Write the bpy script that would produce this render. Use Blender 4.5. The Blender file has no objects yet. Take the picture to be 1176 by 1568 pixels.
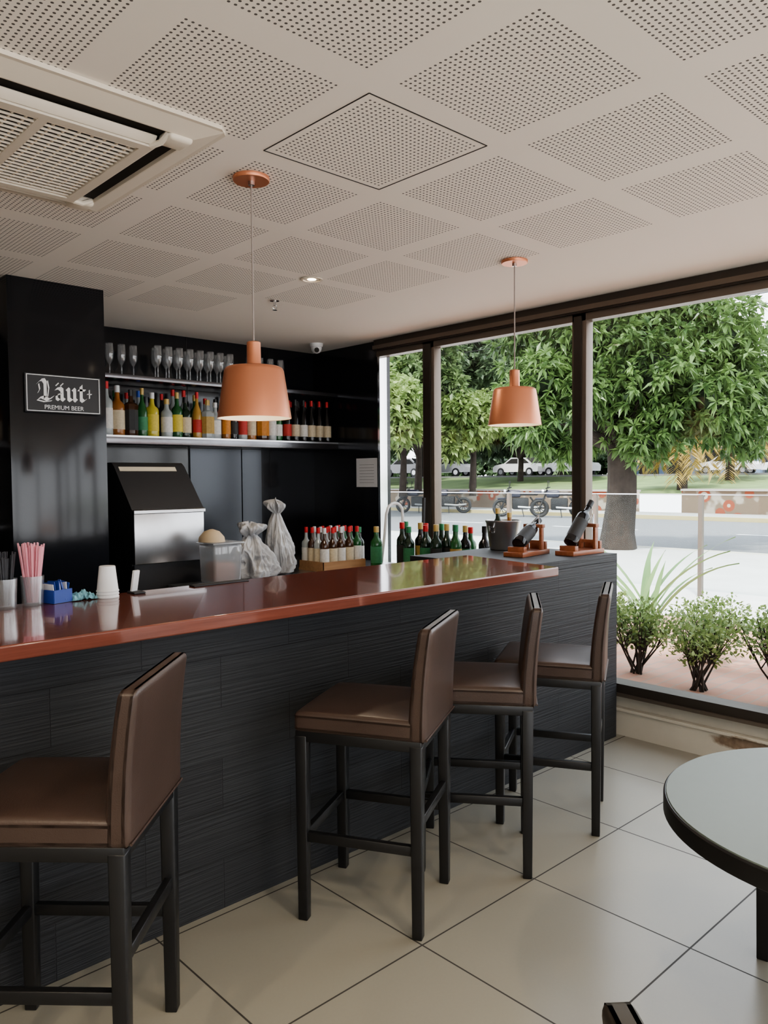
import bpy, bmesh, math, random
import numpy as np
from mathutils import Vector, Matrix, Euler, noise
random.seed(7); RNG=np.random.default_rng(11)
scene=bpy.context.scene
H=2.733; XW=4.39; YB=5.58

# ---------------------------------------------------------------- materials
def newmat(name):
    m=bpy.data.materials.new(name); m.use_nodes=True
    nt=m.node_tree; b=nt.nodes['Principled BSDF']
    return m,nt,b
def setp(b,color=None,rough=None,metal=None,spec=None,trans=None,emis=None,estr=None,coat=None,alpha=None,ior=None):
    if color is not None: b.inputs['Base Color'].default_value=(*color,1)
    if rough is not None: b.inputs['Roughness'].default_value=rough
    if metal is not None: b.inputs['Metallic'].default_value=metal
    if spec is not None: b.inputs['Specular IOR Level'].default_value=spec
    if trans is not None: b.inputs['Transmission Weight'].default_value=trans
    if emis is not None: b.inputs['Emission Color'].default_value=(*emis,1)
    if estr is not None: b.inputs['Emission Strength'].default_value=estr
    if coat is not None: b.inputs['Coat Weight'].default_value=coat
    if alpha is not None: b.inputs['Alpha'].default_value=alpha
    if ior is not None: b.inputs['IOR'].default_value=ior
def mth(nt,op,a,b=None,c=None):
    n=nt.nodes.new('ShaderNodeMath'); n.operation=op
    for i,v in enumerate((a,b,c)):
        if v is None: continue
        if isinstance(v,(int,float)): n.inputs[i].default_value=v
        else: nt.links.new(v,n.inputs[i])
    return n.outputs[0]
def objcoord(nt):
    return nt.nodes.new('ShaderNodeTexCoord').outputs['Object']
def sep(nt,v):
    s=nt.nodes.new('ShaderNodeSeparateXYZ'); nt.links.new(v,s.inputs[0]); return s.outputs
def comb(nt,x,y,z):
    s=nt.nodes.new('ShaderNodeCombineXYZ')
    for i,v in enumerate((x,y,z)):
        if isinstance(v,(int,float)): s.inputs[i].default_value=v
        else: nt.links.new(v,s.inputs[i])
    return s.outputs[0]
def mixc(nt,f,a,b):
    n=nt.nodes.new('ShaderNodeMix'); n.data_type='RGBA'
    if isinstance(f,(int,float)): n.inputs[0].default_value=f
    else: nt.links.new(f,n.inputs[0])
    for k,v in ((6,a),(7,b)):
        if isinstance(v,tuple): n.inputs[k].default_value=(*v,1)
        else: nt.links.new(v,n.inputs[k])
    return n.outputs[2]
def noise_n(nt,vec,scale,detail=3,rough=.5):
    n=nt.nodes.new('ShaderNodeTexNoise'); n.inputs['Scale'].default_value=scale
    n.inputs['Detail'].default_value=detail; n.inputs['Roughness'].default_value=rough
    if vec is not None: nt.links.new(vec,n.inputs['Vector'])
    return n.outputs[0]
def mapr(nt,v,a,b,c,d):
    n=nt.nodes.new('ShaderNodeMapRange'); nt.links.new(v,n.inputs[0])
    for i,x in enumerate((a,b,c,d)): n.inputs[i+1].default_value=x
    return n.outputs[0]
def bump(nt,b,h,strength=.3,dist=.01):
    n=nt.nodes.new('ShaderNodeBump'); n.inputs['Strength'].default_value=strength
    n.inputs['Distance'].default_value=dist
    nt.links.new(h,n.inputs['Height']); nt.links.new(n.outputs[0],b.inputs['Normal'])
def simple(name,color,rough=.5,metal=0,var=0.08,vscale=8,bumps=0,**k):
    m,nt,b=newmat(name); setp(b,color,rough,metal,**k)
    oc=objcoord(nt); nz=noise_n(nt,oc,vscale)
    lo=tuple(max(0,c*(1-var)) for c in color); hi=tuple(min(1,c*(1+var)) for c in color)
    nt.links.new(mixc(nt,nz,lo,hi),b.inputs['Base Color'])
    if bumps: bump(nt,b,noise_n(nt,oc,vscale*6),bumps,.005)
    return m

def m_ceiling():
    m,nt,b=newmat('perforated_plasterboard'); setp(b,rough=.85,spec=.2)
    x,y,z=sep(nt,objcoord(nt))
    P=.61;W=.4966;k=W/26
    def ax(v,o):
        p=mth(nt,'FLOORED_MODULO',mth(nt,'SUBTRACT',v,o),P)
        inn=mth(nt,'LESS_THAN',p,W)
        q=mth(nt,'SUBTRACT',mth(nt,'FLOORED_MODULO',p,k),k/2)
        return inn,q
    ix,qx=ax(x,1.6005); iy,qy=ax(y,1.7521)
    r=mth(nt,'SQRT',mth(nt,'ADD',mth(nt,'MULTIPLY',qx,qx),mth(nt,'MULTIPLY',qy,qy)))
    dot=mth(nt,'LESS_THAN',r,.0042)
    d=mth(nt,'MULTIPLY',mth(nt,'MULTIPLY',ix,iy),dot)
    d=mth(nt,'MULTIPLY',d,mth(nt,'LESS_THAN',x,3.33))
    d=mth(nt,'MULTIPLY',d,mth(nt,'LESS_THAN',mth(nt,'ADD',y,mth(nt,'MULTIPLY',mth(nt,'GREATER_THAN',x,2.75),.61)),4.72))
    nz=noise_n(nt,objcoord(nt),1.3)
    base=mixc(nt,nz,(.90,.845,.77),(.93,.875,.80))
    nt.links.new(mixc(nt,d,base,(.13,.12,.11)),b.inputs['Base Color'])
    return m
def m_floor():
    m,nt,b=newmat('porcelain_floor_tile'); setp(b,rough=.28,spec=.5)
    oc=objcoord(nt); x,y,z=sep(nt,oc); P=.6439
    def ax(v,o):
        p=mth(nt,'FLOORED_MODULO',mth(nt,'ADD',mth(nt,'SUBTRACT',v,o),P/2),P)
        return mth(nt,'LESS_THAN',mth(nt,'ABSOLUTE',mth(nt,'SUBTRACT',p,P/2)),.0032)
    g=mth(nt,'MAXIMUM',ax(x,1.8844),ax(y,1.8321))
    n1=noise_n(nt,oc,1.0,1); n2=noise_n(nt,oc,90,2,.6)
    base=mixc(nt,n1,(.278,.264,.222),(.300,.286,.242))
    base=mixc(nt,mapr(nt,n2,.4,.7,0,.10),base,(.24,.225,.19))
    nt.links.new(mixc(nt,g,base,(.045,.041,.037)),b.inputs['Base Color'])
    nt.links.new(mth(nt,'ADD',.28,mth(nt,'MULTIPLY',g,.4)),b.inputs['Roughness'])
    return m
def m_slate():
    m,nt,b=newmat('stacked_slate_cladding'); setp(b,rough=.55,spec=.4)
    oc=objcoord(nt); x,y,z=sep(nt,oc)
    v=comb(nt,mth(nt,'ADD',x,y),z,0)
    br=nt.nodes.new('ShaderNodeTexBrick'); nt.links.new(v,br.inputs['Vector'])
    br.inputs['Scale'].default_value=1; br.inputs['Brick Width'].default_value=.62
    br.inputs['Row Height'].default_value=.19; br.inputs['Mortar Size'].default_value=.002
    br.inputs['Mortar Smooth'].default_value=.2
    br.inputs['Color1'].default_value=(.022,.023,.026,1); br.inputs['Color2'].default_value=(.028,.030,.033,1)
    br.inputs['Mortar'].default_value=(.006,.006,.007,1)
    sv=comb(nt,mth(nt,'MULTIPLY',mth(nt,'ADD',x,y),1.6),mth(nt,'MULTIPLY',z,90),mth(nt,'MULTIPLY',br.outputs['Color'],40))
    n1=noise_n(nt,sv,1.0,4,.6)
    nt.links.new(mixc(nt,mapr(nt,n1,.3,.7,0,.6),br.outputs['Color'],(.013,.014,.016)),b.inputs['Base Color'])
    hh=mth(nt,'SUBTRACT',n1,mth(nt,'MULTIPLY',br.outputs['Fac'],1.2))
    bump(nt,b,hh,.45,.010)
    return m
def m_wood(name,c1,c2,rough=.2,scale=3,axis=0,coat=0):
    m,nt,b=newmat(name); setp(b,rough=rough,coat=coat)
    oc=objcoord(nt); s=list(sep(nt,oc))
    mu=[18,18,18]; mu[axis]=1.0
    v=comb(nt,*[mth(nt,'MULTIPLY',s[i],mu[i]) for i in range(3)])
    n=noise_n(nt,v,scale,5,.6)
    nt.links.new(mixc(nt,mapr(nt,n,.3,.7,0,1),c1,c2),b.inputs['Base Color'])
    bump(nt,b,n,.04,.002)
    return m
def m_leather():
    m,nt,b=newmat('brown_leather'); setp(b,rough=.38,spec=.55)
    oc=objcoord(nt); vn=nt.nodes.new('ShaderNodeTexVoronoi'); vn.inputs['Scale'].default_value=260
    nt.links.new(oc,vn.inputs['Vector'])
    n=noise_n(nt,oc,5)
    nt.links.new(mixc(nt,n,(.042,.026,.020),(.074,.047,.037)),b.inputs['Base Color'])
    bump(nt,b,vn.outputs['Distance'],.12,.002)
    return m
def m_leaf(name,dark,light,trans=.35,rough=.45):
    m,nt,b=newmat(name); nt.nodes.remove(b)
    g=nt.nodes.new('ShaderNodeNewGeometry')
    oc=objcoord(nt)
    f=mth(nt,'ADD',mth(nt,'MULTIPLY',g.outputs['Random Per Island'],.55),mapr(nt,noise_n(nt,oc,.8,3),.35,.65,0,.45))
    col=mixc(nt,f,dark,light)
    p=nt.nodes.new('ShaderNodeBsdfPrincipled'); p.inputs['Roughness'].default_value=rough
    p.inputs['Specular IOR Level'].default_value=.3
    t=nt.nodes.new('ShaderNodeBsdfTranslucent'); mx=nt.nodes.new('ShaderNodeMixShader'); mx.inputs[0].default_value=trans
    nt.links.new(col,p.inputs['Base Color']); nt.links.new(col,t.inputs['Color'])
    nt.links.new(p.outputs[0],mx.inputs[1]); nt.links.new(t.outputs[0],mx.inputs[2])
    nt.links.new(mx.outputs[0],nt.nodes['Material Output'].inputs[0])
    return m
def m_pane(name,lo=.012,hi=.20,tint=(.97,.98,.98),body=None,bw=0):
    m,nt,b=newmat(name); nt.nodes.remove(b)
    t=nt.nodes.new('ShaderNodeBsdfTransparent'); t.inputs[0].default_value=(*tint,1)
    g=nt.nodes.new('ShaderNodeBsdfGlossy'); g.inputs['Roughness'].default_value=.03
    mx=nt.nodes.new('ShaderNodeMixShader'); 
    lw=nt.nodes.new('ShaderNodeLayerWeight'); lw.inputs[0].default_value=.25
    nt.links.new(mapr(nt,lw.outputs['Facing'],0,1,lo,hi),mx.inputs[0])
    src=t.outputs[0]
    if body:
        d=nt.nodes.new('ShaderNodeBsdfDiffuse'); d.inputs[0].default_value=(*body,1)
        m2=nt.nodes.new('ShaderNodeMixShader'); m2.inputs[0].default_value=bw
        nt.links.new(t.outputs[0],m2.inputs[1]); nt.links.new(d.outputs[0],m2.inputs[2]); src=m2.outputs[0]
    nt.links.new(src,mx.inputs[1]); nt.links.new(g.outputs[0],mx.inputs[2])
    nt.links.new(mx.outputs[0],nt.nodes['Material Output'].inputs[0])
    return m
def m_glow(name,c,s):
    m,nt,b=newmat(name); setp(b,color=c,emis=c,estr=s); return m

M={}
M['ceil']=m_ceiling(); M['floor']=m_floor(); M['slate']=m_slate()
M['counter']=m_wood('lacquered_mahogany',(.150,.049,.034),(.205,.070,.049),rough=.13,coat=.35)
M['leather']=m_leather()
M['blackwood']=simple('black_lacquered_wood',(.011,.011,.012),.35,var=.2)
M['black']=simple('black_gloss_laminate',(.010,.011,.014),.13,var=.15,vscale=2)
M['greypanel']=simple('grey_gloss_panel',(.05,.055,.065),.20,.5,var=.1,vscale=2)
M['blackmatte']=simple('black_matte_plastic',(.026,.026,.028),.5)
M['offwall']=simple('painted_wall',(.62,.58,.50),.8,var=.04,vscale=2)
M['frame']=simple('bronze_anodised_aluminium',(.16,.13,.105),.38,.5,var=.05)
M['framed']=simple('dark_anodised_aluminium',(.06,.05,.042),.4,.4)
M['chrome']=simple('chrome',(.75,.75,.76),.12,1,var=.03)
M['steel']=simple('brushed_steel',(.55,.55,.56),.32,1,var=.08,vscale=20)
M['shelf']=simple('dark_steel_shelf',(.20,.20,.215),.25,.9,var=.08,vscale=20)
M['copper']=simple('copper_spun_metal',(.72,.30,.17),.38,.65,var=.05,vscale=5)
M['shadein']=simple('white_enamel',(.85,.80,.72),.5,var=.02)
M['acw']=simple('cream_ac_plastic',(.80,.73,.62),.5,var=.03)
M['dark']=simple('dark_void',(.02,.018,.016),.7)
M['pane']=m_pane('window_glass')
M['white']=simple('white_plastic',(.8,.8,.8),.4,var=.03)
M['paper']=simple('paper',(.75,.75,.76),.8,var=.03)
M['tabletop']=simple('grey_green_laminate',(.095,.118,.106),.36,var=.05,vscale=30)
M['ply']=m_wood('crate_wood',(.30,.16,.075),(.42,.24,.12),rough=.5)
M['rackwood']=m_wood('red_stained_wood',(.22,.075,.035),(.33,.12,.06),rough=.3)
M['glow']=m_glow('warm_lamp_diffuser',(1,.85,.62),9)
M['glassclear']=m_pane('clear_glassware',lo=.12,hi=.9,tint=(.88,.90,.91),body=(.8,.82,.85),bw=.14)
M['frost']=m_pane('frosted_plastic',lo=.05,hi=.4,tint=(.8,.82,.84),body=(.75,.77,.8),bw=.32)

def glassmat(name,c,rough=.06):
    m,nt,b=newmat(name); setp(b,c,rough,0,spec=.6,trans=.25,ior=1.45); return m
GL={'green':glassmat('bottle_green_glass',(.025,.13,.04)),'dgreen':glassmat('dark_green_glass',(.014,.035,.02)),
 'amber':glassmat('amber_liquor',(.38,.15,.04)),'gold':glassmat('golden_liquor',(.55,.32,.08)),
 'clear':glassmat('clear_spirit_bottle',(.45,.49,.49)),'black':glassmat('black_glass',(.012,.012,.014)),
 'red':glassmat('red_liquor',(.4,.035,.035)),'yellow':glassmat('yellow_liquor',(.66,.56,.09)),'brown':glassmat('brown_glass',(.08,.035,.018)),
 'blue':glassmat('blue_glass',(.03,.08,.35))}
LB={n:simple('label_'+n,c,.6,var=.25,vscale=70) for n,c in dict(white=(.66,.64,.60),cream=(.58,.49,.34),red=(.46,.04,.03),gold=(.46,.31,.10),black=(.03,.03,.03),green=(.05,.22,.10),orange=(.56,.22,.04),pink=(.66,.28,.32),yellow=(.62,.50,.08)).items()}
CP={n:simple('cap_'+n,c,.35,.2,var=.05) for n,c in dict(red=(.5,.02,.02),gold=(.5,.35,.12),black=(.02,.02,.02),white=(.6,.6,.6),green=(.03,.2,.08),silver=(.55,.55,.55),blue=(.04,.1,.45)).items()}

# ---------------------------------------------------------------- mesh builder
class MB:
    def __init__(s): s.V=[];s.F=[];s.MI=[];s.mats=[]
    def mi(s,m):
        if m not in s.mats: s.mats.append(m)
        return s.mats.index(m)
    def add(s,vs,fs,mat,T=None):
        o=len(s.V)
        for v in vs:
            v=Vector(v)
            s.V.append(tuple(T@v) if T is not None else tuple(v))
        ml=mat if isinstance(mat,list) else None
        k=None if ml else s.mi(mat)
        for i,f in enumerate(fs):
            s.F.append([o+a for a in f]); s.MI.append(s.mi(ml[i]) if ml else k)
    def box(s,c,sz,mat,T=None,bev=0,seg=2,fn=None,rot=None,sub=0):
        bm=bmesh.new(); bmesh.ops.create_cube(bm,size=1)
        for v in bm.verts: v.co=Vector((v.co.x*sz[0],v.co.y*sz[1],v.co.z*sz[2]))
        if sub: bmesh.ops.subdivide_edges(bm,edges=bm.edges[:],cuts=sub,use_grid_fill=True)
        if bev:
            es=[e for e in bm.edges if len(e.link_faces)==2 and e.calc_face_angle()>.5]
            bmesh.ops.bevel(bm,geom=es,offset=bev,segments=seg,profile=.5,affect='EDGES')
        bm.verts.index_update()
        R=rot.to_matrix() if rot else Matrix.Identity(3)
        vs=[]
        for v in bm.verts:
            p=v.co.copy()
            if fn: p=fn(p)
            vs.append(R@p+Vector(c))
        fs=[[v.index for v in f.verts] for f in bm.faces]; bm.free()
        s.add(vs,fs,mat,T)
    def bb(s,x0,x1,y0,y1,z0,z1,mat,**k):
        s.box(((x0+x1)/2,(y0+y1)/2,(z0+z1)/2),(abs(x1-x0),abs(y1-y0),abs(z1-z0)),mat,**k)
    def lathe(s,prof,mat,c=(0,0,0),seg=20,T=None,cap0=True,cap1=True):
        vs=[];fs=[];ms=[]
        for r,z in prof:
            for i in range(seg):
                a=2*math.pi*i/seg; vs.append((c[0]+r*math.cos(a),c[1]+r*math.sin(a),c[2]+z))
        for j in range(len(prof)-1):
            mm=mat[j] if isinstance(mat,list) else mat
            for i in range(seg):
                k=(i+1)%seg; fs.append([j*seg+i,j*seg+k,(j+1)*seg+k,(j+1)*seg+i]); ms.append(mm)
        if cap0: fs.append(list(range(seg))[::-1]); ms.append(ms[0])
        if cap1: fs.append([(len(prof)-1)*seg+i for i in range(seg)]); ms.append(ms[-2] if cap0 else ms[-1])
        s.add(vs,fs,ms,T)
    def tube(s,pts,r,mat,seg=8,T=None,fl=0):
        pts=[Vector(p) for p in pts]; n=len(pts); vs=[];fs=[]
        rr=r if isinstance(r,(list,tuple)) else [r]*n
        a=None
        for i,p in enumerate(pts):
            d=(pts[min(i+1,n-1)]-pts[max(i-1,0)]).normalized()
            if a is None:
                a=d.cross(Vector((0,0,1)))
                if a.length<.3: a=d.cross(Vector((1,0,0)))
            a=a-d*a.dot(d)
            a.normalize(); b=d.cross(a)
            for k in range(seg):
                t=2*math.pi*k/seg; q=1+fl*math.sin(t*5+i*.7)+fl*.7*math.sin(t*3+i*1.3)
                vs.append(p+(a*math.cos(t)+b*math.sin(t))*rr[i]*q)
        for i in range(n-1):
            for k in range(seg):
                l=(k+1)%seg; fs.append([i*seg+k,i*seg+l,(i+1)*seg+l,(i+1)*seg+k])
        fs.append(list(range(seg))); fs.append([(n-1)*seg+k for k in range(seg)][::-1])
        s.add(vs,fs,mat,T)
    def prism(s,poly,ax,a,b,mat,T=None):
        vs=[]
        for t in (a,b):
            for (u,v) in poly:
                p=[u,v]; p.insert(ax,t); vs.append(p)
        n=len(poly); fs=[list(range(n)),[n+i for i in range(n)][::-1]]
        for i in range(n): j=(i+1)%n; fs.append([i,n+i,n+j,j])
        s.add(vs,fs,mat,T)
    def obj(s,name,sharp=38,fixn=True,smooth=True):
        me=bpy.data.meshes.new(name); me.from_pydata(s.V,[],s.F)
        for m in s.mats: me.materials.append(m)
        me.polygons.foreach_set('material_index',s.MI)
        bm=bmesh.new(); bm.from_mesh(me)
        if fixn: bmesh.ops.recalc_face_normals(bm,faces=bm.faces[:])
        if smooth:
            for f in bm.faces: f.smooth=True
            for e in bm.edges:
                e.smooth = len(e.link_faces)==2 and e.calc_face_angle()<math.radians(sharp)
        bm.to_mesh(me); bm.free()
        o=bpy.data.objects.new(name,me); scene.collection.objects.link(o); return o
def TZ(x,y,z=0,a=0,s=1): return Matrix.Translation((x,y,z))@Matrix.Rotation(a,4,'Z')@Matrix.Scale(s,4)

# ---------------------------------------------------------------- room shell
X0=-3.2;Y0=-3.0
b=MB(); b.bb(X0,XW+.12,Y0-.1,YB+.15,-.08,0,M['floor']); b.obj('floor')
b=MB(); b.bb(X0,XW+.35,Y0-.3,YB+.15,H,H+.25,M['ceil']); b.obj('ceiling')
b=MB(); b.bb(X0-.12,X0,Y0-.1,YB+.15,0,H,M['offwall']); b.obj('wall_west')
b=MB(); b.bb(X0,XW+.1,YB,YB+.12,0,H,M['black'])
for x in (2.35,3.12,3.9): b.bb(x-.002,x+.002,YB-.002,YB,0,H,M['dark'])
b.bb(3.13,3.60,YB-.012,YB,.95,1.86,M['greypanel']); b.bb(3.61,3.80,YB-.014,YB,.95,1.86,M['greypanel'])
b.obj('wall_north')
b=MB(); b.bb(XW-.01,XW+.12,4.72,YB,0,H,M['black']); b.bb(XW-.02,XW+.06,4.695,4.72,.25,2.63,M['chrome']); b.obj('wall_east_panel')
SILL,nt,p_=newmat('weathered_sill_paint'); setp(p_,rough=.8); oc=objcoord(nt); x,y,z=sep(nt,oc)
dy=mth(nt,'DIVIDE',mth(nt,'SUBTRACT',y,1.72),.24); dz=mth(nt,'DIVIDE',mth(nt,'SUBTRACT',z,.12),.05)
rr=mth(nt,'ADD',mth(nt,'ADD',mth(nt,'MULTIPLY',dy,dy),mth(nt,'MULTIPLY',dz,dz)),mth(nt,'MULTIPLY',noise_n(nt,oc,14,4,.6),1.6))
st=mapr(nt,rr,1.2,1.7,1,0)
nt.links.new(mixc(nt,st,mixc(nt,noise_n(nt,oc,5,4),(.52,.49,.42),(.64,.60,.52)),mixc(nt,noise_n(nt,oc,30,3),(.10,.06,.035),(.34,.26,.19))),p_.inputs['Base Color'])
b=MB(); b.bb(XW-.03,XW+.12,Y0,4.72,0,.16,SILL); b.bb(XW+.0,XW+.12,Y0,4.72,.16,.25,SILL)
b.bb(XW-.045,XW,Y0,4.72,.155,.172,SILL); b.obj('wall_east')
b=MB(); b.bb(X0,XW,Y0-.1,Y0,0,.3,M['offwall']); b.obj('wall_south')
def post(b,y0,y1):
    b.bb(XW-.03,XW+.05,y0,y1,.25,H-.02,M['frame'],bev=.004)
    b.bb(XW-.042,XW-.029,y0+.03,y1-.02,.33,2.63,M['framed'])
b=MB()
b.bb(XW-.06,XW+.08,Y0,4.72,2.645,H-.002,M['framed']); b.bb(XW-.075,XW-.055,Y0,4.72,2.655,2.685,M['frame'])
b.bb(XW-.03,XW+.05,Y0,4.72,2.60,2.65,M['frame'])
b.bb(XW-.05,XW+.08,Y0,4.72,.25,.325,M['framed']); b.bb(XW-.065,XW-.045,Y0,4.72,.25,.27,M['frame'])
posts=[(4.08,4.20),(2.76,2.865),(1.33,1.44),(-.1,.01),(-1.5,-1.39),(-2.95,-2.84)]
for p in posts: post(b,*p)
b.obj('trim_1')
edges=[4.70,4.14,2.81,1.39,-.04,-1.44,-2.9]
for i in range(6):
    b=MB(); a,c=edges[i]-.03,edges[i+1]+.03
    b.bb(XW+.005,XW+.013,c,a,.32,2.61,M['pane'])
    b.obj('window_%d'%(i+1),smooth=False)
b=MB()
for x in (-3.2,-1.7,-.2,1.3,2.8,4.3): b.bb(x-.05,x+.05,Y0-.1,Y0,.3,H,M['frame'])
b.bb(X0,XW,Y0-.1,Y0,2.65,H,M['framed']); b.obj('trim_2')
b=MB(); b.bb(X0,XW,Y0-.055,Y0-.045,.3,2.65,M['pane']); b.obj('window_7',smooth=False)

b=MB(); x0,x1,y0,y1=1.578,2.118,1.730,2.270; w=.002
for q in ((x0,x1,y0-w,y0+w),(x0,x1,y1-w,y1+w),(x0-w,x0+w,y0,y1),(x1-w,x1+w,y0,y1)): b.bb(*q,H-.0015,H+.001,M['dark'])
b.obj('ceiling_access_hatch')

# ---------------------------------------------------------------- column + sign
b=MB(); b.bb(1.455,2.0,4.54,YB,0,H,M['black'],bev=.003); b.obj('wall_column')
def sign():
    b=MB(); cx,cz,y=1.745,2.10,4.525
    b.bb(cx-.215,cx+.215,y-.006,4.54,cz-.108,cz+.108,M['blackmatte'],bev=.003)
    W=simple('sign_white_paint',(.85,.85,.85),.6)
    def strip(x0,x1,z0,z1): b.bb(cx+x0,cx+x1,y-.009,y-.005,cz+z0,cz+z1,W)
    t=.0045
    strip(-.207,.207,.098,.098+t);strip(-.207,.207,-.102,-.102+t);strip(-.207,-.207+t,-.1,.1);strip(.207-t,.207,-.1,.1)
    n=Vector((.0085,.0085))
    def st(*pts,n=n,dx=0):
        for p,q in zip(pts[:-1],pts[1:]):
            p=Vector((p[0]+dx,p[1]));q=Vector((q[0]+dx,q[1]))
            poly=[p-n,p+n,q+n,q-n]
            vs=[(cx+u.x,y-.0085,cz+u.y) for u in poly]+[(cx+u.x,y-.005,cz+u.y) for u in poly]
            b.add(vs,[[0,1,2,3],[7,6,5,4],[0,4,5,1],[1,5,6,2],[2,6,7,3],[3,7,4,0]],W)
    th=Vector((.003,.003))
    st((-.115,.075),(-.105,.06),(-.105,-.022),(-.118,-.032)); st((-.145,.055),(-.13,.072),(-.115,.075)); st((-.14,-.03),(-.12,-.022),(-.09,-.036),(-.062,-.018))
    st((-.092,.07),(-.085,.03),(-.092,-.02),n=th); st((-.14,.05),(-.135,.02),(-.145,0),n=th)
    st((-.045,.028),(-.025,.034),(-.012,.024),(-.012,-.026),(0,-.034)); st((-.015,.004),(-.042,-.006),(-.042,-.026),(-.03,-.034),(-.014,-.022),n=Vector((.006,.006)))
    st((-.04,.056),(-.036,.052)); st((-.014,.056),(-.010,.052))
    st((.018,.034),(.026,.026),(.026,-.024),(.038,-.034),(.055,-.022)); st((.052,.034),(.06,.026),(.06,-.026),(.07,-.034))
    st((.098,.055),(.098,-.024),(.11,-.034),(.124,-.024)); st((.082,.03),(.122,.03),n=Vector((.005,.006)))
    st((-.15,-.04),(-.11,-.048),(-.07,-.04),n=th); st((.146,.035),(.146,-.015),n=Vector((.003,.002))); st((.133,.01),(.16,.01),n=Vector((.003,.003)))
    o=b.obj('beer_sign',smooth=False)
    cu=bpy.data.curves.new('sign_lettering','FONT'); cu.body='PREMIUM BEER'; cu.size=.034; cu.align_x='CENTER'; cu.extrude=.001
    t=bpy.data.objects.new('sign_lettering',cu); scene.collection.objects.link(t)
    t.location=(cx,y-.0075,cz-.088); t.rotation_euler=(math.pi/2,0,0); cu.materials.append(W); t.parent=o
sign()

# ---------------------------------------------------------------- bar
b=MB(); b.bb(-2.6,XW-.075,2.51,2.72,0,1.092,M['slate']); b.bb(-2.6,XW-.075,2.525,2.6,0,.02,M['blackmatte'])
b.bb(3.35,XW-.075,2.51,3.34,1.09,1.138,M['slate']); b.bb(3.9,XW-.075,2.72,3.34,0,1.09,M['blackmatte'])
b.obj('bar_counter_body',sharp=20)
b=MB(); 
bm_poly=[(-2.7,2.33),(3.43,2.33),(3.60,3.10),(-2.7,3.10)]
b.prism(bm_poly,2,1.093,1.14,M['counter']); o=b.obj('bar_counter_top',sharp=20)
md=o.modifiers.new('bev','BEVEL'); md.width=.006; md.segments=3
b=MB()
b.bb(2.75,XW-.09,4.22,YB-.016,.90,.94,M['steel']); b.bb(2.40,2.75,4.22,4.575,.90,.94,M['steel'])
b.bb(2.42,XW-.11,4.26,4.56,0,.90,M['blackmatte']); b.bb(2.77,XW-.11,4.56,YB-.016,0,.90,M['blackmatte'])
b.bb(3.92,XW-.09,3.36,4.22,.90,.94,M['steel']); b.bb(3.95,XW-.11,3.36,4.22,0,.90,M['blackmatte'])
b.obj('back_work_counter')
b=MB(); b.bb(2.0,XW-.01,5.24,YB,1.865,1.925,M['shelf'],bev=.003); b.bb(2.0,XW-.01,5.236,5.24,1.912,1.925,M['steel']); b.obj('bottle_shelf')
b=MB(); b.bb(2.0,XW-.01,5.24,YB,2.318,2.35,M['shelf'],bev=.003); b.obj('glass_shelf')
b=MB(); b.bb(X0,1.455,5.24,YB,1.3,1.33,M['shelf']); b.bb(X0,1.455,5.24,YB,1.865,1.9,M['shelf']); b.obj('side_shelf')

# ---------------------------------------------------------------- bottles
def bottle(b,x,y,z,kind,h,r,glass,label,cap,T=None,seg=16):
    g=GL[glass]; L=LB[label] if label else g; C=CP[cap]
    if kind=='wine': sh=.62;nk=.74;nr=.42
    elif kind=='square': sh=.66;nk=.75;nr=.42
    elif kind=='spirit': sh=.60;nk=.72;nr=.36
    elif kind=='long': sh=.50;nk=.72;nr=.34
    else: sh=.55;nk=.70;nr=.4
    p=[(r*.92,0),(r,.01*1),(r,h*.12)]; m=[g,g]
    rl=r*1.012
    p+= [(rl,h*.121),(rl,h*(sh-.1)),(r,h*(sh-.099)),(r,h*sh)]; m+=[g,L,g,g]
    p+= [(r*.86,h*(sh+(nk-sh)*.4)),(r*(nr+.1),h*(nk-.02)),(r*nr,h*(nk+.03)),(r*nr*.9,h*.86)]; m+=[g,g,g,g]
    p+= [(r*nr*1.08,h*.861),(r*nr*1.08,h*.995),(r*nr*.9,h)]; m+=[C,C,C]
    if kind=='square':
        TT=(T if T is not None else Matrix.Identity(4))@TZ(x,y,z,math.pi/4+.1)
        p2=[(rr*1.25 if zz<h*(sh+.05) else rr,zz) for rr,zz in p]
        b.lathe(p2,m,seg=8,T=TT)
    else:
        b.lathe(p,m,c=(x,y,z),seg=seg,T=T)
spec=[('long',.36,.036,'red','red','red'),('spirit',.31,.047,'clear','pink','white'),('spirit',.37,.042,'clear','white','red'),('spirit',.36,.05,'amber','cream','white'),
('square',.32,.040,'brown','black','black'),('long',.34,.038,'green','green','gold'),('spirit',.32,.048,'yellow','yellow','white'),('wine',.27,.042,'clear','white','gold'),
('spirit',.34,.04,'green','yellow','gold'),('spirit',.31,.045,'dgreen','cream','black'),('long',.35,.036,'gold','red','red'),('square',.30,.04,'clear','gold','gold'),
('spirit',.28,.046,'clear','white','silver'),('wine',.32,.036,'amber','orange','black'),('long',.33,.036,'black','black','red'),('spirit',.32,.04,'clear','red','red'),
('spirit',.31,.042,'amber','cream','gold'),('square',.29,.042,'brown','orange','black'),('spirit',.34,.04,'clear','white','blue'),('long',.33,.036,'green','white','green'),
('spirit',.30,.045,'clear','cream','silver'),('square',.30,.042,'gold','cream','red'),('spirit',.32,.042,'red','red','black'),('spirit',.29,.044,'amber','gold','gold'),
('square',.30,.04,'brown','orange','gold'),('spirit',.30,.042,'amber','cream','black')]
b=MB(); x=2.16
i=0
while x<3.82:
    k,h,r,g,l,c=spec[i%len(spec)]
    bottle(b,x,5.30+random.uniform(-.01,.03),1.925,k,h*random.uniform(.97,1.04),r,g,l,c)
    x+=r*2+random.uniform(.0,.008); i+=1
x=2.09
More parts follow.
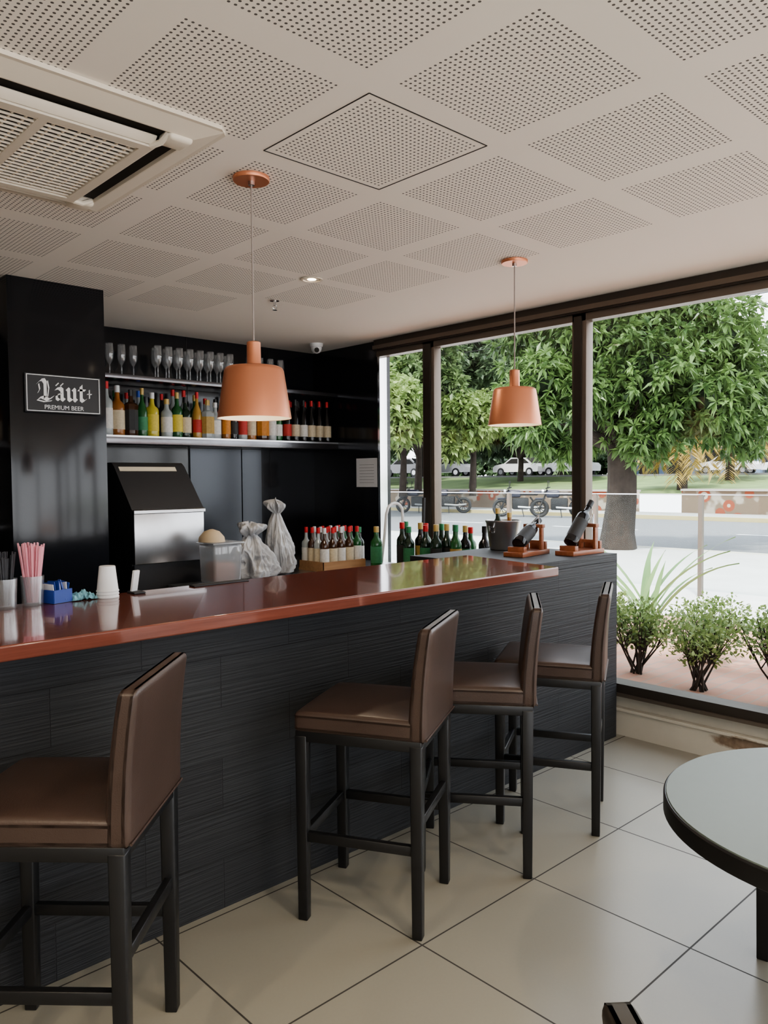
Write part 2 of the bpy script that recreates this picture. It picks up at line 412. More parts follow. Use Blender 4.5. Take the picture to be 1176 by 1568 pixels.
while x<3.85:
    k,h,r,g,l,c=random.choice(spec); bottle(b,x,5.44,1.925,k,h*1.0,r*.95,g,l,c,seg=12); x+=.092
x=3.88
while x<4.33:
    for yy in (5.30,5.39,5.48): bottle(b,x,yy,1.925,'long',.35,.037,'black',random.choice(['white','cream','red']),random.choice(['red','black','black']))
    x+=.085
b.obj('liquor_bottles')
b=MB()
for k in range(9): bottle(b,-.9+k*.28,5.38,1.9,'spirit',.3,.042,random.choice(list(GL)),'cream','black')
b.obj('spare_liquor_bottles')
def flute(b,x,y,z):
    p=[(.032,0),(.033,.002),(.007,.010),(.0045,.03),(.0045,.085),(.012,.095),(.027,.125),(.031,.17),(.027,.235)]
    b.lathe(p,M['glassclear'],c=(x,y,z),seg=18,cap1=False)
b=MB()
for k in range(8): flute(b,2.73+k*.087,5.30,2.35)
for k in range(8): flute(b,2.76+k*.087,5.40,2.35)
for k in range(7): flute(b,2.06+k*.09,5.42,2.35)
for k in range(4): flute(b,3.52+k*.1,5.30,2.35)
b.obj('champagne_flutes')

b=MB()
for (x,y) in [(4.05,4.12),(4.15,4.18),(4.00,4.0),(4.10,3.98),(4.20,4.02),(4.03,3.86),(4.13,3.85),(4.22,3.88),(4.0,3.73),(4.1,3.72),(4.2,3.73),(4.06,3.6),(4.16,3.6),(4.24,3.62),(4.2,3.46)]:
    bottle(b,x,y,.94,'wine',random.choice([.32,.335,.345]),.041,random.choice(['dgreen','dgreen','black','green']),random.choice(['black','gold','cream','green','black']),random.choice(['gold','black','green','red']))
b.obj('wine_bottles')

b=MB()
b.bb(3.50,3.90,4.36,4.66,.94,.955,M['ply'])
for q in ((3.50,3.90,4.36,4.37),(3.50,3.90,4.65,4.66),(3.50,3.51,4.36,4.66),(3.89,3.90,4.36,4.66)): b.bb(*q,.955,1.01,M['ply'])
for ix in range(5):
    for iy in range(4):
        if ix==4: bottle(b,3.54+ix*.078,4.40+iy*.072,.955,'wine',.30,.032,'green','white','red')
        else: bottle(b,3.54+ix*.078,4.40+iy*.072,.955,'spirit',.30,.034,'clear' if iy%2 else 'brown',random.choice(['white','red','cream']),'red' if random.random()<.6 else 'white')
b.obj('bottle_crate')
b=MB(); bottle(b,3.965,4.31,.94,'wine',.31,.044,'green','green','gold'); bottle(b,3.96,4.50,.94,'wine',.30,.04,'dgreen','white','green'); b.obj('green_bottles')

b=MB(); cx,cy=4.05,3.18
prof=[(.078,0),(.086,.004),(.112,.175),(.118,.185),(.118,.193),(.110,.193),(.106,.17),(.080,.012),(.0,.012)]
b.lathe(prof,M['steel'],c=(cx,cy,1.1385),seg=32,cap1=False)
for s in (-1,1): b.tube([(cx+s*.110,cy,1.285),(cx+s*.14,cy,1.295),(cx+s*.14,cy,1.265),(cx+s*.107,cy,1.25)],.005,M['chrome'])
bottle(b,cx-.03,cy+.02,1.15,'wine',.26,.034,'dgreen','gold','gold'); bottle(b,cx+.04,cy-.02,1.15,'wine',.23,.034,'amber','cream','gold')
b.obj('ice_bucket')

def cradle(name,x,y,a,tilt,L=.30):
    b=MB(); T=TZ(x,y,1.1385,a); RW=M['rackwood']
    b.box((0,0,.014),(.34,.13,.028),RW,T=T,bev=.003)
    for s in (-1,1): b.box((.09,s*.05,.10),(.032,.018,.16),RW,T=T,bev=.002)
    b.box((.09,0,.172),(.036,.13,.022),RW,T=T,bev=.002); b.box((.09,0,.075),(.03,.10,.018),RW,T=T)
    b.box((-.12,0,.04),(.035,.11,.035),RW,T=T,bev=.003); b.box((.145,0,.05),(.025,.11,.05),RW,T=T,bev=.003)
    T2=T@Matrix.Translation((-.11,0,.072))@Matrix.Rotation(math.radians(90-tilt),4,'Y')
    bottle(b,0,0,0,'wine',L,.042,'black','black','black',T=T2,seg=20)
    b.tube([(.10,-.03,.18),(.15,0,.235),(.10,.03,.18)],.005,M['chrome'],T=T)
    b.obj(name)
cradle('wine_bottle_cradle',3.86,2.85,math.radians(8),26)
cradle('wine_bottle_cradle',4.125,2.65,math.radians(0),46,L=.34)

b=MB(); ox=.06; pts=[(4.0+ox,4.36,.94),(4.02+ox,4.34,1.18),(4.03+ox,4.33,1.34)]
for k in range(9):
    a=math.pi-math.pi*k/8; pts.append((4.10+ox+.07*math.cos(a),4.32-.02*k/8,1.36+.06*math.sin(a)))
pts+= [(4.17+ox,4.295,1.30),(4.17+ox,4.295,1.22)]
b.tube(pts,.011,M['white'],seg=10); b.lathe([(.025,0),(.025,.015),(.012,.02)],M['white'],c=(4.0+ox,4.36,.94)); b.obj('beer_tap_pipe')
b=MB(); b.tube([(4.26,4.12,.94),(4.275,4.12,1.20),(4.285,4.12,1.46)],[.018,.012,.014],M['blackmatte']); b.obj('muddler_stick')

# ice machine
b=MB(); xa,xb=2.19,2.68
b.bb(xa+.01,xb-.01,4.63,5.2,.12,1.08,M['blackmatte']); b.bb(xa,xb,4.60,4.66,1.08,1.40,M['steel'],bev=.006)
b.bb(xa,xb,4.64,5.22,1.07,1.41,M['blackmatte'])
b.prism([(4.60,1.405),(4.86,1.70),(4.90,1.725),(5.22,1.725),(5.22,1.405)],0,xa-.006,xb+.006,M['blackmatte'])
nn=(-.75,.66)
lp=[(4.855,1.694),(4.831,1.667)]
b.prism([(lp[0][0]+nn[0]*.001,lp[0][1]+nn[1]*.001),(lp[1][0]+nn[0]*.001,lp[1][1]+nn[1]*.001),(lp[1][0]+nn[0]*.004,lp[1][1]+nn[1]*.004),(lp[0][0]+nn[0]*.004,lp[0][1]+nn[1]*.004)],0,xa+.02,xb-.07,simple('beige_label',(.62,.55,.42),.6))
b.prism([(4.588,1.40),(4.588,1.418),(4.606,1.425),(4.62,1.40)],0,xa-.004,xb+.004,M['steel'])
for k in range(5): b.bb(xa+.06,xb-.06,4.627,4.631,.30+k*.05,.32+k*.05,M['dark'])
for (u,v) in ((xa+.05,4.64),(xb-.1,4.64),(xa+.05,5.1),(xb-.1,5.1)): b.bb(u,u+.05,v,v+.06,0,.12,M['blackmatte'])
b.obj('ice_machine')

b=MB(); 
def taper(p): k=1+ (p.z)*.35; return Vector((p.x*k,p.y*k,p.z))
b.box((2.66,4.37,1.07),(.205,.19,.26),M['frost'],bev=.02,seg=3,fn=taper)
b.box((2.66,4.37,1.02),(.16,.14,.13),simple('tub_contents',(.45,.20,.14),.6,var=.8,vscale=30),bev=.03)
b.box((2.66,4.37,1.205),(.235,.22,.014),M['frost'],bev=.006)
b.lathe([(.085,0),(.08,.03),(.05,.065),(.01,.08)],simple('straw_tan',(.50,.39,.26),.7),c=(2.61,4.39,1.213),seg=20)
b.obj('plastic_tub')

def bag(name,x,y,z,rx,ry,rz,seed,neckz,lean):
    bm=bmesh.new(); bmesh.ops.create_icosphere(bm,subdivisions=6,radius=1)
    for v in bm.verts:
        p=v.co.copy(); zz=(p.z+1)/2
        if zz<.2: pr=.72+.28*math.sin(zz/.2*math.pi/2)
        elif zz<neckz:
            t=(zz-.2)/(neckz-.2); pr=1-.80*(t**1.6)
        else:
            t=(zz-neckz)/(1-neckz); pr=.20+.42*math.sin(t*math.pi*.75)
        hr=math.hypot(p.x,p.y)+1e-6
        q=Vector((p.x/hr,p.y/hr))
        cap=min(1,hr/.35)
        n1=noise.noise(Vector((q.x*1.1+seed,q.y*1.1,zz*2.2)))*.55
        n2=noise.noise(Vector((q.x*3.3+seed,q.y*3.3,zz*2.0+seed)))*.38
        n3=abs(noise.noise(Vector((q.x*7+seed,q.y*7,zz*7))))*.30
        r=pr*cap*(1+n1+n2-n3+.08)
        v.co=Vector((x+q.x*rx*r+lean*(zz**2),y+q.y*ry*r,z+rz*(zz+.10*noise.noise(Vector((q.x*2,q.y*2,seed)))*min(1,zz*2.5))))
    mn=min(v.co.z for v in bm.verts)
    for v in bm.verts: v.co.z+=z-mn
    me=bpy.data.meshes.new(name); bm.to_mesh(me); bm.free()
    for f in me.polygons: f.use_smooth=True
    me.materials.append(BAG); o=bpy.data.objects.new(name,me); scene.collection.objects.link(o)
BAG,nt,bb_=newmat('translucent_plastic_bag'); setp(bb_,rough=.26,trans=.1)
oc=objcoord(nt); nt.links.new(mixc(nt,noise_n(nt,oc,7,3,.5),(.34,.34,.345),(.66,.66,.67)),bb_.inputs['Base Color']); bump(nt,bb_,noise_n(nt,oc,20,4,.55),.5,.02)
bag('plastic_bag',2.97,4.46,.94,.165,.14,.37,1.3,.80,-.02)
bag('plastic_bag',3.235,4.52,.94,.100,.10,.52,5.1,.84,-.03)

b=MB(); b.bb(XW-.013,XW-.0105,4.74,5.0,1.54,1.78,M['paper'])
for k in range(7): b.bb(XW-.0135,XW-.012,4.78,4.96,1.725-k*.025,1.727-k*.025,M['blackmatte'])
b.obj('paper_notice')

# ---------------------------------------------------------------- counter items
Z=1.1405
PINK=simple('pink_straw',(.80,.36,.42),.4); BLK=simple('black_straw',(.03,.03,.035),.4)
def straws(name,x,y,mat,n,h0,h1):
    b=MB(); b.lathe([(.036,0),(.038,.01),(.042,.11),(.040,.11),(.036,.012),(0,.012)],M['glassclear'],c=(x,y,Z),seg=20,cap1=False)
    for k in range(n):
        a=random.uniform(0,6.28);r=random.uniform(0,.028); tx=math.cos(a)*r; ty=math.sin(a)*r; h=random.uniform(h0,h1)
        b.tube([(x+tx*.7,y+ty*.7,Z+.013),(x+tx*1.75,y+ty*1.75,Z+h)],.0032,mat,seg=6)
    b.obj(name)
straws('pink_straw_holder',1.035,3.03,PINK,50,.215,.235)
straws('black_straw_holder',.932,3.01,BLK,30,.18,.21)
b=MB(); BL=simple('blue_packaging',(.03,.07,.33),.35)
T=TZ(1.125,3.04,Z,.3)
b.box((0,0,.004),(.08,.08,.008),M['blackmatte'],T=T)
for q in ((0,-.04,.026,.08,.004,.05),(0,.04,.026,.08,.004,.05),(-.04,0,.026,.004,.08,.05),(.04,0,.026,.004,.08,.05)): b.box(q[:3],q[3:],BL,T=T)
for k in range(8): b.box((-.030+k*.0085,random.uniform(-.006,.006),.042),(.003,.066,.062+.01*(k%3)),M['paper'] if k%3==0 else BL,T=T,rot=Euler((random.uniform(-.25,.25),random.uniform(-.25,.25),0)))
b.obj('sugar_sachet_box')
b=MB(); TW=simple('blue_check_cloth',(.22,.45,.52),.8,var=.75,vscale=70)
vs=[];fs=[];n=18
for i in range(n):
    for j in range(n):
        u=i/(n-1)-.5;v=j/(n-1)-.5; z=max(.003,.04*(.6-u*u*2-v*v*2)+.03*noise.noise(Vector((u*9,v*9,3)))); vs.append((1.225+u*.11,3.045+v*.09,Z+z))
for i in range(n-1):
    for j in range(n-1): fs.append([i*n+j,(i+1)*n+j,(i+1)*n+j+1,i*n+j+1])
b.add(vs,fs,TW); b.obj('folded_cloth')
b=MB()
for k in range(3): b.lathe([(.043,0),(.044,.004),(.041,.008),(.031,.10),(.029,.102)],M['white'],c=(1.318,3.015,Z+k*.012),seg=28)
b.obj('paper_cup_stack')
b=MB()
b.box((1.45,3.04,Z+.004),(.05,.07,.008),M['blackmatte'],bev=.002); b.box((1.45,3.05,Z+.05),(.03,.012,.09),M['paper'],rot=Euler((.2,0,.3)),bev=.002); b.obj('card_stand')
b=MB(); b.box((1.85,3.05,Z+.003),(.28,.05,.006),M['blackmatte'],bev=.001); b.obj('bar_mat')

# ---------------------------------------------------------------- stools and chairs
def stool(name,x,y,face,seat=.772,top=1.09,leather=None,w=.40,d=.43,leg=.045):
    leather=leather or M['leather']
    b=MB(); T=TZ(x,y,0,face-math.pi/2)
    LG=M['blackwood']
    zs=seat-.080
    for sx in (-1,1):
        for sy in (-1,1):
            b.box((sx*w/2,sy*d/2,zs/2-.005),(leg,leg,zs-.01),LG,T=T,bev=.004,
                  fn=lambda p: Vector((p.x*(.8+.2*(p.z/zs+.5)),p.y*(.8+.2*(p.z/zs+.5)),p.z)))
    zr=seat*.40
    b.box((0,d/2,zr+.0),(w-.03,.024,.035),LG,T=T,bev=.003); b.box((0,-d/2,zr+.09),(w-.03,.024,.035),LG,T=T,bev=.003)
    for sx in (-1,1): b.box((sx*w/2,0,zr+.0),(.024,d-.03,.035),LG,T=T,bev=.003)
    b.box((0,0,zs-.012),(w+.042,d+.042,.04),LG,T=T,bev=.004)
    def dome(p):
        k=1-min(1,(abs(p.x)/(.24))**3); k2=1-min(1,(abs(p.y)/.25)**3)
        return Vector((p.x,p.y,p.z+(.012*k*k2 if p.z>0 else 0)))
    b.box((0,.012,seat-.042),(w+.05,d+.03,.075),leather,T=T,bev=.020,seg=4,sub=5,fn=dome)
    hb=top-zs
    def recl(p):
        t=(p.z/hb+.5)
        k=1-.22*t
        return Vector((p.x,p.y*k-.035*t*t,p.z))
    b.box((0,-d/2-.002,zs+hb/2),(w+.05,.066,hb),leather,T=T,bev=.020,seg=4,sub=5,fn=recl)
    b.tube([(-(w+.03)/2,-d/2-.036,zs+.012),((w+.03)/2,-d/2-.036,zs+.012)],.004,leather,seg=6,T=T)
    return b.obj(name,sharp=60)
stool('bar_stool',.812,2.142,math.radians(135))
stool('bar_stool',1.975,2.155,math.radians(119))
stool('bar_stool',2.545,2.15,math.radians(128))
stool('bar_stool',3.115,2.155,math.radians(119))
DL=simple('dark_leather',(.035,.03,.025),.4)
stool('dining_chair',1.02,.232,math.radians(-40),seat=.47,top=.868,leather=DL)
stool('dining_chair',2.895,.835,math.radians(190),seat=.47,top=.868,leather=DL)

b=MB(); tx,ty=2.215,.585; R=.485
b.lathe([(R-.012,.695),(R,.702),(R,.745),(R-.004,.749)],M['blackwood'],c=(tx,ty,0),seg=96)
b.lathe([(R-.006,.7485),(R-.008,.752)],M['tabletop'],c=(tx,ty,0),seg=96)
b.lathe([(.03,.62),(.16,.68),(.17,.696)],M['blackwood'],c=(tx,ty,0),seg=24)
b.lathe([(.035,.02),(.035,.66)],M['blackwood'],c=(tx,ty,0),seg=20)
b.lathe([(.25,0),(.25,.012),(.10,.03),(.035,.06)],M['blackwood'],c=(tx,ty,0),seg=48)
b.obj('round_cafe_table')

# ---------------------------------------------------------------- pendants
CORD=simple('cord',(.35,.30,.27),.6)
def pendant(x,y,zb):
    b=MB(); C=M['copper']
    prof=[(.139,0),(.1385,.004),(.112,.178),(.107,.188),(.098,.193),(.03,.194),(.0285,.200),(.0265,.205),(.026,.285),(.022,.288),(.006,.289)]
    b.lathe(prof,C,c=(x,y,zb),seg=64,cap0=False)
    b.lathe([(.1375,.001),(.1105,.178),(.10,.188),(.001,.190)],M['shadein'],c=(x,y,zb),seg=64,cap0=False,cap1=False)
    b.lathe([(.0035,.289),(.0035,H-zb-.014)],CORD,c=(x,y,zb),seg=8)
    b.lathe([(.066,H-zb-.016),(.068,H-zb-.013),(.068,H-zb-.001)],C,c=(x,y,zb),seg=48); b.lathe([(.012,H-zb-.03),(.012,H-zb-.015)],M['steel'],c=(x,y,zb),seg=16)
    b.lathe([(.016,.19),(.016,.13),(.03,.10),(.034,.075),(.026,.05),(.005,.04)],M['glow'],c=(x,y,zb),seg=20)
    b.obj('pendant_lamp',fixn=False)
pendant(1.68,2.50,1.835); pendant(3.32,2.53,1.88)

def downlight(x,y,pw=14):
    b=MB()
    b.lathe([(.062,-.002),(.062,-.006),(.05,-.007),(.046,-.001),(.046,-.0005)],M['acw'],c=(x,y,H),seg=32,cap0=False,cap1=False)
    b.lathe([(.046,-.002),(.045,-.0012)],M['shadein'],c=(x,y,H),seg=24)
    b.lathe([(.024,-.004),(.022,-.003)],M['glow'],c=(x,y,H),seg=24)
    p=b.obj('ceiling_downlight')
    l=bpy.data.lights.new('downlight_beam','SPOT'); l.energy=pw; l.color=(1,.84,.62); l.spot_size=2.4; l.spot_blend=.6; l.shadow_soft_size=.04
    o=bpy.data.objects.new('downlight_beam',l); o.location=(x,y,H-.02); scene.collection.objects.link(o); o.parent=p
downlight(2.762,3.522,28)
for x,y,e in ((1.55,.62,30),(1.55,-.6,60),(0.33,.01,50),(-.9,1.2,60),(-.9,-1.0,60),(.93,-1.9,60),(-.9,3.5,52),(2.76,-1.2,60)): downlight(x,y,e)  # extra downlights out of view, added as fill to brighten the interior

b=MB(); b.lathe([(.03,0),(.03,-.004),(.01,-.006),(.009,-.03),(.006,-.032)],M['chrome'],c=(2.91,4.09,H-.001),seg=16); 
b.tube([(2.90,4.09,H-.03),(2.893,4.09,H-.045),(2.91,4.09,H-.06)],.002,M['chrome']); b.tube([(2.92,4.09,H-.03),(2.927,4.09,H-.045),(2.91,4.09,H-.06)],.002,M['chrome'])
b.lathe([(.016,-.060),(.016,-.062)],M['chrome'],c=(2.91,4.09,H),seg=12); b.obj('ceiling_fire_sprinkler')
b=MB(); b.lathe([(.055,0),(.055,-.015),(.05,-.03)],M['white'],c=(4.08,5.15,H+.001),seg=24); b.lathe([(.045,-.03),(.042,-.055),(.028,-.075),(.008,-.082)],M['white'],c=(4.08,5.15,H),seg=24)
b.lathe([(.02,0),(.02,.012),(.012,.014)],M['dark'],T=TZ(4.055,5.115,H-.058)@Matrix.Rotation(math.radians(115),4,'X')@Matrix.Rotation(-.5,4,'Y'),seg=16)
b.obj('ceiling_security_camera')

# ---------------------------------------------------------------- AC cassette
b=MB(); ax0,ax1,ay0,ay1=.38,1.405,2.20,3.225; cx,cy=(ax0+ax1)/2,(ay0+ay1)/2; A=M['acw']
hs=(ax1-ax0)/2
def ring(r_out,r_in,z0,z1,mat):
    for k in range(4):
        T=TZ(cx,cy,0,k*math.pi/2)
        vs=[]
        for z in (z0,z1):
            vs+=[(-r_out,-r_out,z),(r_out,-r_out,z),(r_in,-r_in,z),(-r_in,-r_in,z)]
        b.add(vs,[[0,1,2,3],[7,6,5,4],[0,4,5,1],[3,2,6,7],[0,3,7,4],[1,5,6,2]],mat,T)
def ring2(r0,z0,r1,z1,mat,th=.004):
    for k in range(4):
        T=TZ(cx,cy,0,k*math.pi/2)
        vs=[(-r0,-r0,z0),(r0,-r0,z0),(r1,-r1,z1),(-r1,-r1,z1),(-r0,-r0,z0+th),(r0,-r0,z0+th),(r1,-r1,z1+th),(-r1,-r1,z1+th)]
        b.add(vs,[[0,1,2,3],[7,6,5,4],[0,4,5,1],[3,2,6,7],[0,3,7,4],[1,5,6,2]],mat,T)
c_=.035
oct_=[(ax0+c_,ay0),(ax1-c_,ay0),(ax1,ay0+c_),(ax1,ay1-c_),(ax1-c_,ay1),(ax0+c_,ay1),(ax0,ay1-c_),(ax0,ay0+c_)]
b.prism(oct_,2,H-.014,H-.0005,A)
ring2(hs-.015,H-.014,hs-.085,H-.034,A)
ring(hs-.085,hs-.09,H-.034,H-.012,A)
for k in range(4):
    T=TZ(cx,cy,0,k*math.pi/2)
    b.box((0,-(hs-.132),H-.0165),(.72,.088,.006),M['dark'],T=T)
    b.box((0,-(hs-.160),H-.040),(.66,.034,.005),A,T=T,rot=Euler((math.radians(-40),0,0)),bev=.002)
    b.box((hs-.128,-(hs-.128),H-.032),(.085,.085,.036),A,T=T,bev=.014,seg=3)
    b.tube([(.345,-(hs-.10),H-.03),(.338,-(hs-.14),H-.050),(.325,-(hs-.18),H-.052)],.010,A,T=T)
ri=hs-.178
ring(ri,ri-.035,H-.058,H-.014,A)
gr=ri-.035
b.box((cx,cy,H-.018),(gr*2,gr*2,.006),M['dark'])
n=20
for k in range(n):
    yy=cy-gr+(k+.5)*gr*2/n; b.box((cx,yy,H-.0505),(gr*2,.0080,.008),A,bev=.002,seg=1)
for k in range(15):
    xx=cx-gr+(k+.5)*gr*2/15; b.box((xx,cy,H-.048),(.006,gr*2,.006),A)
b.box((cx,cy,H-.050),(.03,gr*2,.012),A)
b.obj('ceiling_air_conditioner')

# ================================================================ exterior
G=.10
def site(d,off):
    return (.684*d+.729*off, .729*d-.684*off)
BR,nt,p_=newmat('red_brick_paving'); setp(p_,rough=.8)
x,y,z=sep(nt,objcoord(nt)); t=nt.nodes.new('ShaderNodeTexBrick'); nt.links.new(comb(nt,x,y,0),t.inputs['Vector']); t.inputs['Scale'].default_value=1
t.inputs['Brick Width'].default_value=.22;t.inputs['Row Height'].default_value=.11;t.inputs['Mortar Size'].default_value=.006
t.inputs['Color1'].default_value=(.42,.22,.155,1);t.inputs['Color2'].default_value=(.50,.28,.20,1);t.inputs['Mortar'].default_value=(.34,.27,.22,1)
nt.links.new(t.outputs[0],p_.inputs['Base Color'])
SW,nt,p_=newmat('pale_concrete_sidewalk'); setp(p_,rough=.85); oc=objcoord(nt)
nt.links.new(mixc(nt,noise_n(nt,oc,1.5,5),(.50,.49,.47),(.66,.65,.63)),p_.inputs['Base Color'])
AS=simple('asphalt',(.17,.17,.175),.85,var=.2,vscale=3)
GR=simple('grass_ground',(.13,.19,.07),.9,var=.5,vscale=.8)
b=MB(); b.bb(XW+.13,8.0,-20,30,-.05,G,BR); b.obj('brick_paving')
b=MB(); b.bb(8.0,15.5,-30,60,-.05,G+.005,SW); b.bb(15.5,15.65,-30,60,-.05,G+.02,simple('kerb',(.6,.58,.5),.8)); b.obj('sidewalk')
b=MB(); b.bb(15.65,27.84,-60,90,-.05,G-.08,AS)
for k in range(-8,14): b.bb(21.7,21.85,k*6,k*6+3,G-.08,G-.076,M['paper'])
b.obj('street_road')
b=MB(); b.bb(28,30.68,-60,90,-.05,G+.06,simple('worn_far_paving',(.36,.35,.33),.85,var=.2,vscale=2)); 
YK=simple('yellow_kerb',(.48,.40,.20),.8); b.bb(27.85,28,-60,90,-.05,G+.065,YK); b.obj('far_sidewalk')
b=MB(); vs=[(31.2,-80,.9),(31.2,120,.9),(36,-80,1.25),(36,120,1.25),(41,-80,1.7),(41,120,1.7),(160,-80,1.9),(160,120,1.9)]
b.add(vs,[[0,2,3,1],[2,4,5,3],[4,6,7,5]],GR); b.obj('park_ground',smooth=False)
b=MB(); b.bb(41,66,-80,120,1.70,1.80,AS); b.obj('park_road')
GW,nt,p_=newmat('mural_wall_paint'); setp(p_,rough=.8); oc=objcoord(nt)
vo=nt.nodes.new('ShaderNodeTexVoronoi'); vo.inputs['Scale'].default_value=1.1; nt.links.new(oc,vo.inputs['Vector'])
c1=mixc(nt,mapr(nt,noise_n(nt,oc,1.2,3),.5,.56,0,1),(.17,.12,.08),(.36,.31,.25))
c2=mixc(nt,mth(nt,'LESS_THAN',vo.outputs['Distance'],.30),c1,(.26,.06,.025))
c3=mixc(nt,mth(nt,'LESS_THAN',vo.outputs['Distance'],.18),c2,(.42,.37,.29))
c3=mixc(nt,mth(nt,'LESS_THAN',vo.outputs['Distance'],.08),c3,(.04,.04,.05))
nt.links.new(c3,p_.inputs['Base Color'])
CAPC=simple('wall_coping',(.34,.32,.29),.85)
b=MB(); b.bb(30.8,31.05,-20,15,0,1.05,GW); b.bb(30.8,31.05,17,60,0,1.0,GW); b.bb(30.7,31.15,-20,15,1.05,1.13,CAPC); b.bb(30.7,31.15,17,60,1.0,1.08,CAPC); b.obj('mural_retaining_parapet')

b=MB()
for k in range(-4,7):
    yy=4.42+k*1.5; b.bb(9.57,9.63,yy-.025,yy+.025,G+.006,1.38,M['frame'])
b.bb(9.585,9.615,-1.6,13.4,1.375,1.390,M['steel']); b.bb(9.595,9.605,-1.6,13.4,G+.08,1.375,m_pane('balustrade_glass',.004,.03,(.92,.95,.95))); b.obj('glass_balustrade')

LEAF=m_leaf('mango_leaf',(.028,.062,.022),(.165,.265,.085),trans=.28,rough=.33); LEAFF=m_leaf('hazed_park_leaf',(.055,.10,.045),(.21,.29,.12)); LEAFL=m_leaf('bright_leaf',(.12,.20,.06),(.34,.43,.17)); LEAFD=m_leaf('hazed_deep_leaf',(.05,.085,.05),(.15,.21,.11))  # LEAFF and LEAFD: distance haze painted in as paler, greyer greens
LEAFB=m_leaf('hedge_leaf',(.08,.14,.04),(.34,.42,.16)); LEAFY=m_leaf('palm_leaf',(.22,.17,.05),(.50,.36,.12)); LEAFS=m_leaf('strap_leaf',(.10,.20,.07),(.28,.41,.16),trans=.2)
BARK=simple('tree_bark',(.036,.027,.021),.95,var=.6,vscale=6,bumps=.8)
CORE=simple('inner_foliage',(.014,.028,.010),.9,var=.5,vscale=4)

def leaves(pos,dirs,L,Wd,droop=.3):
    n=len(pos); d=dirs/np.linalg.norm(dirs,axis=1,keepdims=True)
    up=RNG.normal(size=(n,3))*.5+np.array([0,0,1.])
    s=np.cross(d,up); s/=np.linalg.norm(s,axis=1,keepdims=True)+1e-9
    l=(L*RNG.uniform(.7,1.2,n))[:,None]; w=(Wd*RNG.uniform(.7,1.2,n))[:,None]
    tip=pos+d*l; tip[:,2]-=(droop*l[:,0])
    mid=pos+d*l*.45; mid[:,2]-=droop*l[:,0]*.15
    V=np.stack([pos,mid+s*w,tip,mid-s*w],1).reshape(-1,3)
    F=np.arange(n*4).reshape(-1,4)
    return V,F
def meshobj(name,parts):
    Vs=[];Fs=[];mi=[];o=0;mats=[]
    for V,F,m in parts:
        V=np.asarray(V,float)
        if m not in mats: mats.append(m)
        Vs.append(V); Fs+= [[a+o for a in f] for f in (F.tolist() if hasattr(F,'tolist') else F)]; mi+=[mats.index(m)]*len(F); o+=len(V)
    V=np.concatenate(Vs); me=bpy.data.meshes.new(name); me.from_pydata(V.tolist(),[],Fs)
    for m in mats: me.materials.append(m)
    me.polygons.foreach_set('material_index',mi)
    ob=bpy.data.objects.new(name,me); scene.collection.objects.link(ob); return ob
def blobpts(blobs,n,lo=.72,hi=1.12):
    vol=np.array([bb[3]**2 for bb in blobs]); idx=RNG.choice(len(blobs),n,p=vol/vol.sum())
    B=np.array([list(q)+( [1.0] if len(q)==4 else []) for q in blobs])[idx]
    d=RNG.normal(size=(n,3)); d/=np.linalg.norm(d,axis=1,keepdims=True)
    lump=1+.16*np.sin(d[:,0]*7+B[:,0])*np.cos(d[:,1]*6+B[:,1])+.12*np.sin(d[:,2]*9+B[:,2])
    r=(RNG.uniform(lo,hi,n)*lump)[:,None]
    off=d*r*B[:,3:4]; off[:,2]*=B[:,4]
    return B[:,:3]+off,d
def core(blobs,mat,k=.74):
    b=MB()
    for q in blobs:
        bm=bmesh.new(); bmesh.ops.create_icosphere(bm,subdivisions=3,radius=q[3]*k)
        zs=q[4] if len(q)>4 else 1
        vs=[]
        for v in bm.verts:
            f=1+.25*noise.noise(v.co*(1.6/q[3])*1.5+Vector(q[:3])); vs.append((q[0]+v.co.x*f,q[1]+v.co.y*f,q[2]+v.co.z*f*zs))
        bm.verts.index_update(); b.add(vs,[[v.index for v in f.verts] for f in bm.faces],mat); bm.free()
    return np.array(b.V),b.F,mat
def tree(name,blobs,nros,per,L,Wd,mat,trunks,droop=.5,corek=.70,lo=.72,hi=1.12,fl=0):
    parts=[]
    P,D=blobpts(blobs,nros,lo,hi)
    P2=np.repeat(P,per,0); D2=np.repeat(D,per,0)*.55+RNG.normal(size=(nros*per,3))*.75
    D2[:,2]-=.1
    V,F=leaves(P2,D2,L,Wd,droop); parts.append((V,F,mat))
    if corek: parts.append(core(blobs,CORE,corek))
    if trunks:
        b=MB()
        for pts,rs in trunks: b.tube(pts,rs,BARK,seg=24 if fl else 10,fl=fl)
        parts.append((np.array(b.V),b.F,BARK))
    return meshobj(name,parts)

def BL_(d,o,z,r,s=1): X,Y=site(d,o); return (X,Y,z,r,s)
tx,ty=site(16.5,4.95)
blobs=[BL_(16.3,3.35,3.6,.75,.9),BL_(16.0,3.05,2.75,.50,.9),BL_(16.3,3.7,2.3,.42,.8),BL_(16.5,4.4,4.6,.95),BL_(16,5.6,3.7,1.1),BL_(16.8,5.0,3.0,.8,.8),BL_(16.3,6.9,4.4,.95),BL_(17.3,7.7,3.7,1.05),BL_(17.0,6.3,4.9,.9),BL_(15.6,6.5,3.1,.75,.8),BL_(18,8.8,3.2,.9),BL_(17,4.2,5.6,.8),BL_(15.8,5.3,2.35,.45,.8),BL_(17.5,3.2,4.9,.6),BL_(15.8,4.0,3.4,.55),BL_(18,9.6,3.8,.7),BL_(16.0,7.3,2.6,.5,.8),BL_(16.6,5.6,4.9,.75)]
tr=[([(tx,ty,G),(tx,ty,G+.35),(tx+.04,ty-.04,1.1),(tx+.08,ty-.02,1.9),(tx+.1,ty,2.6),(tx+.1,ty+.1,3.3)],[.40,.33,.30,.29,.28,.2])]
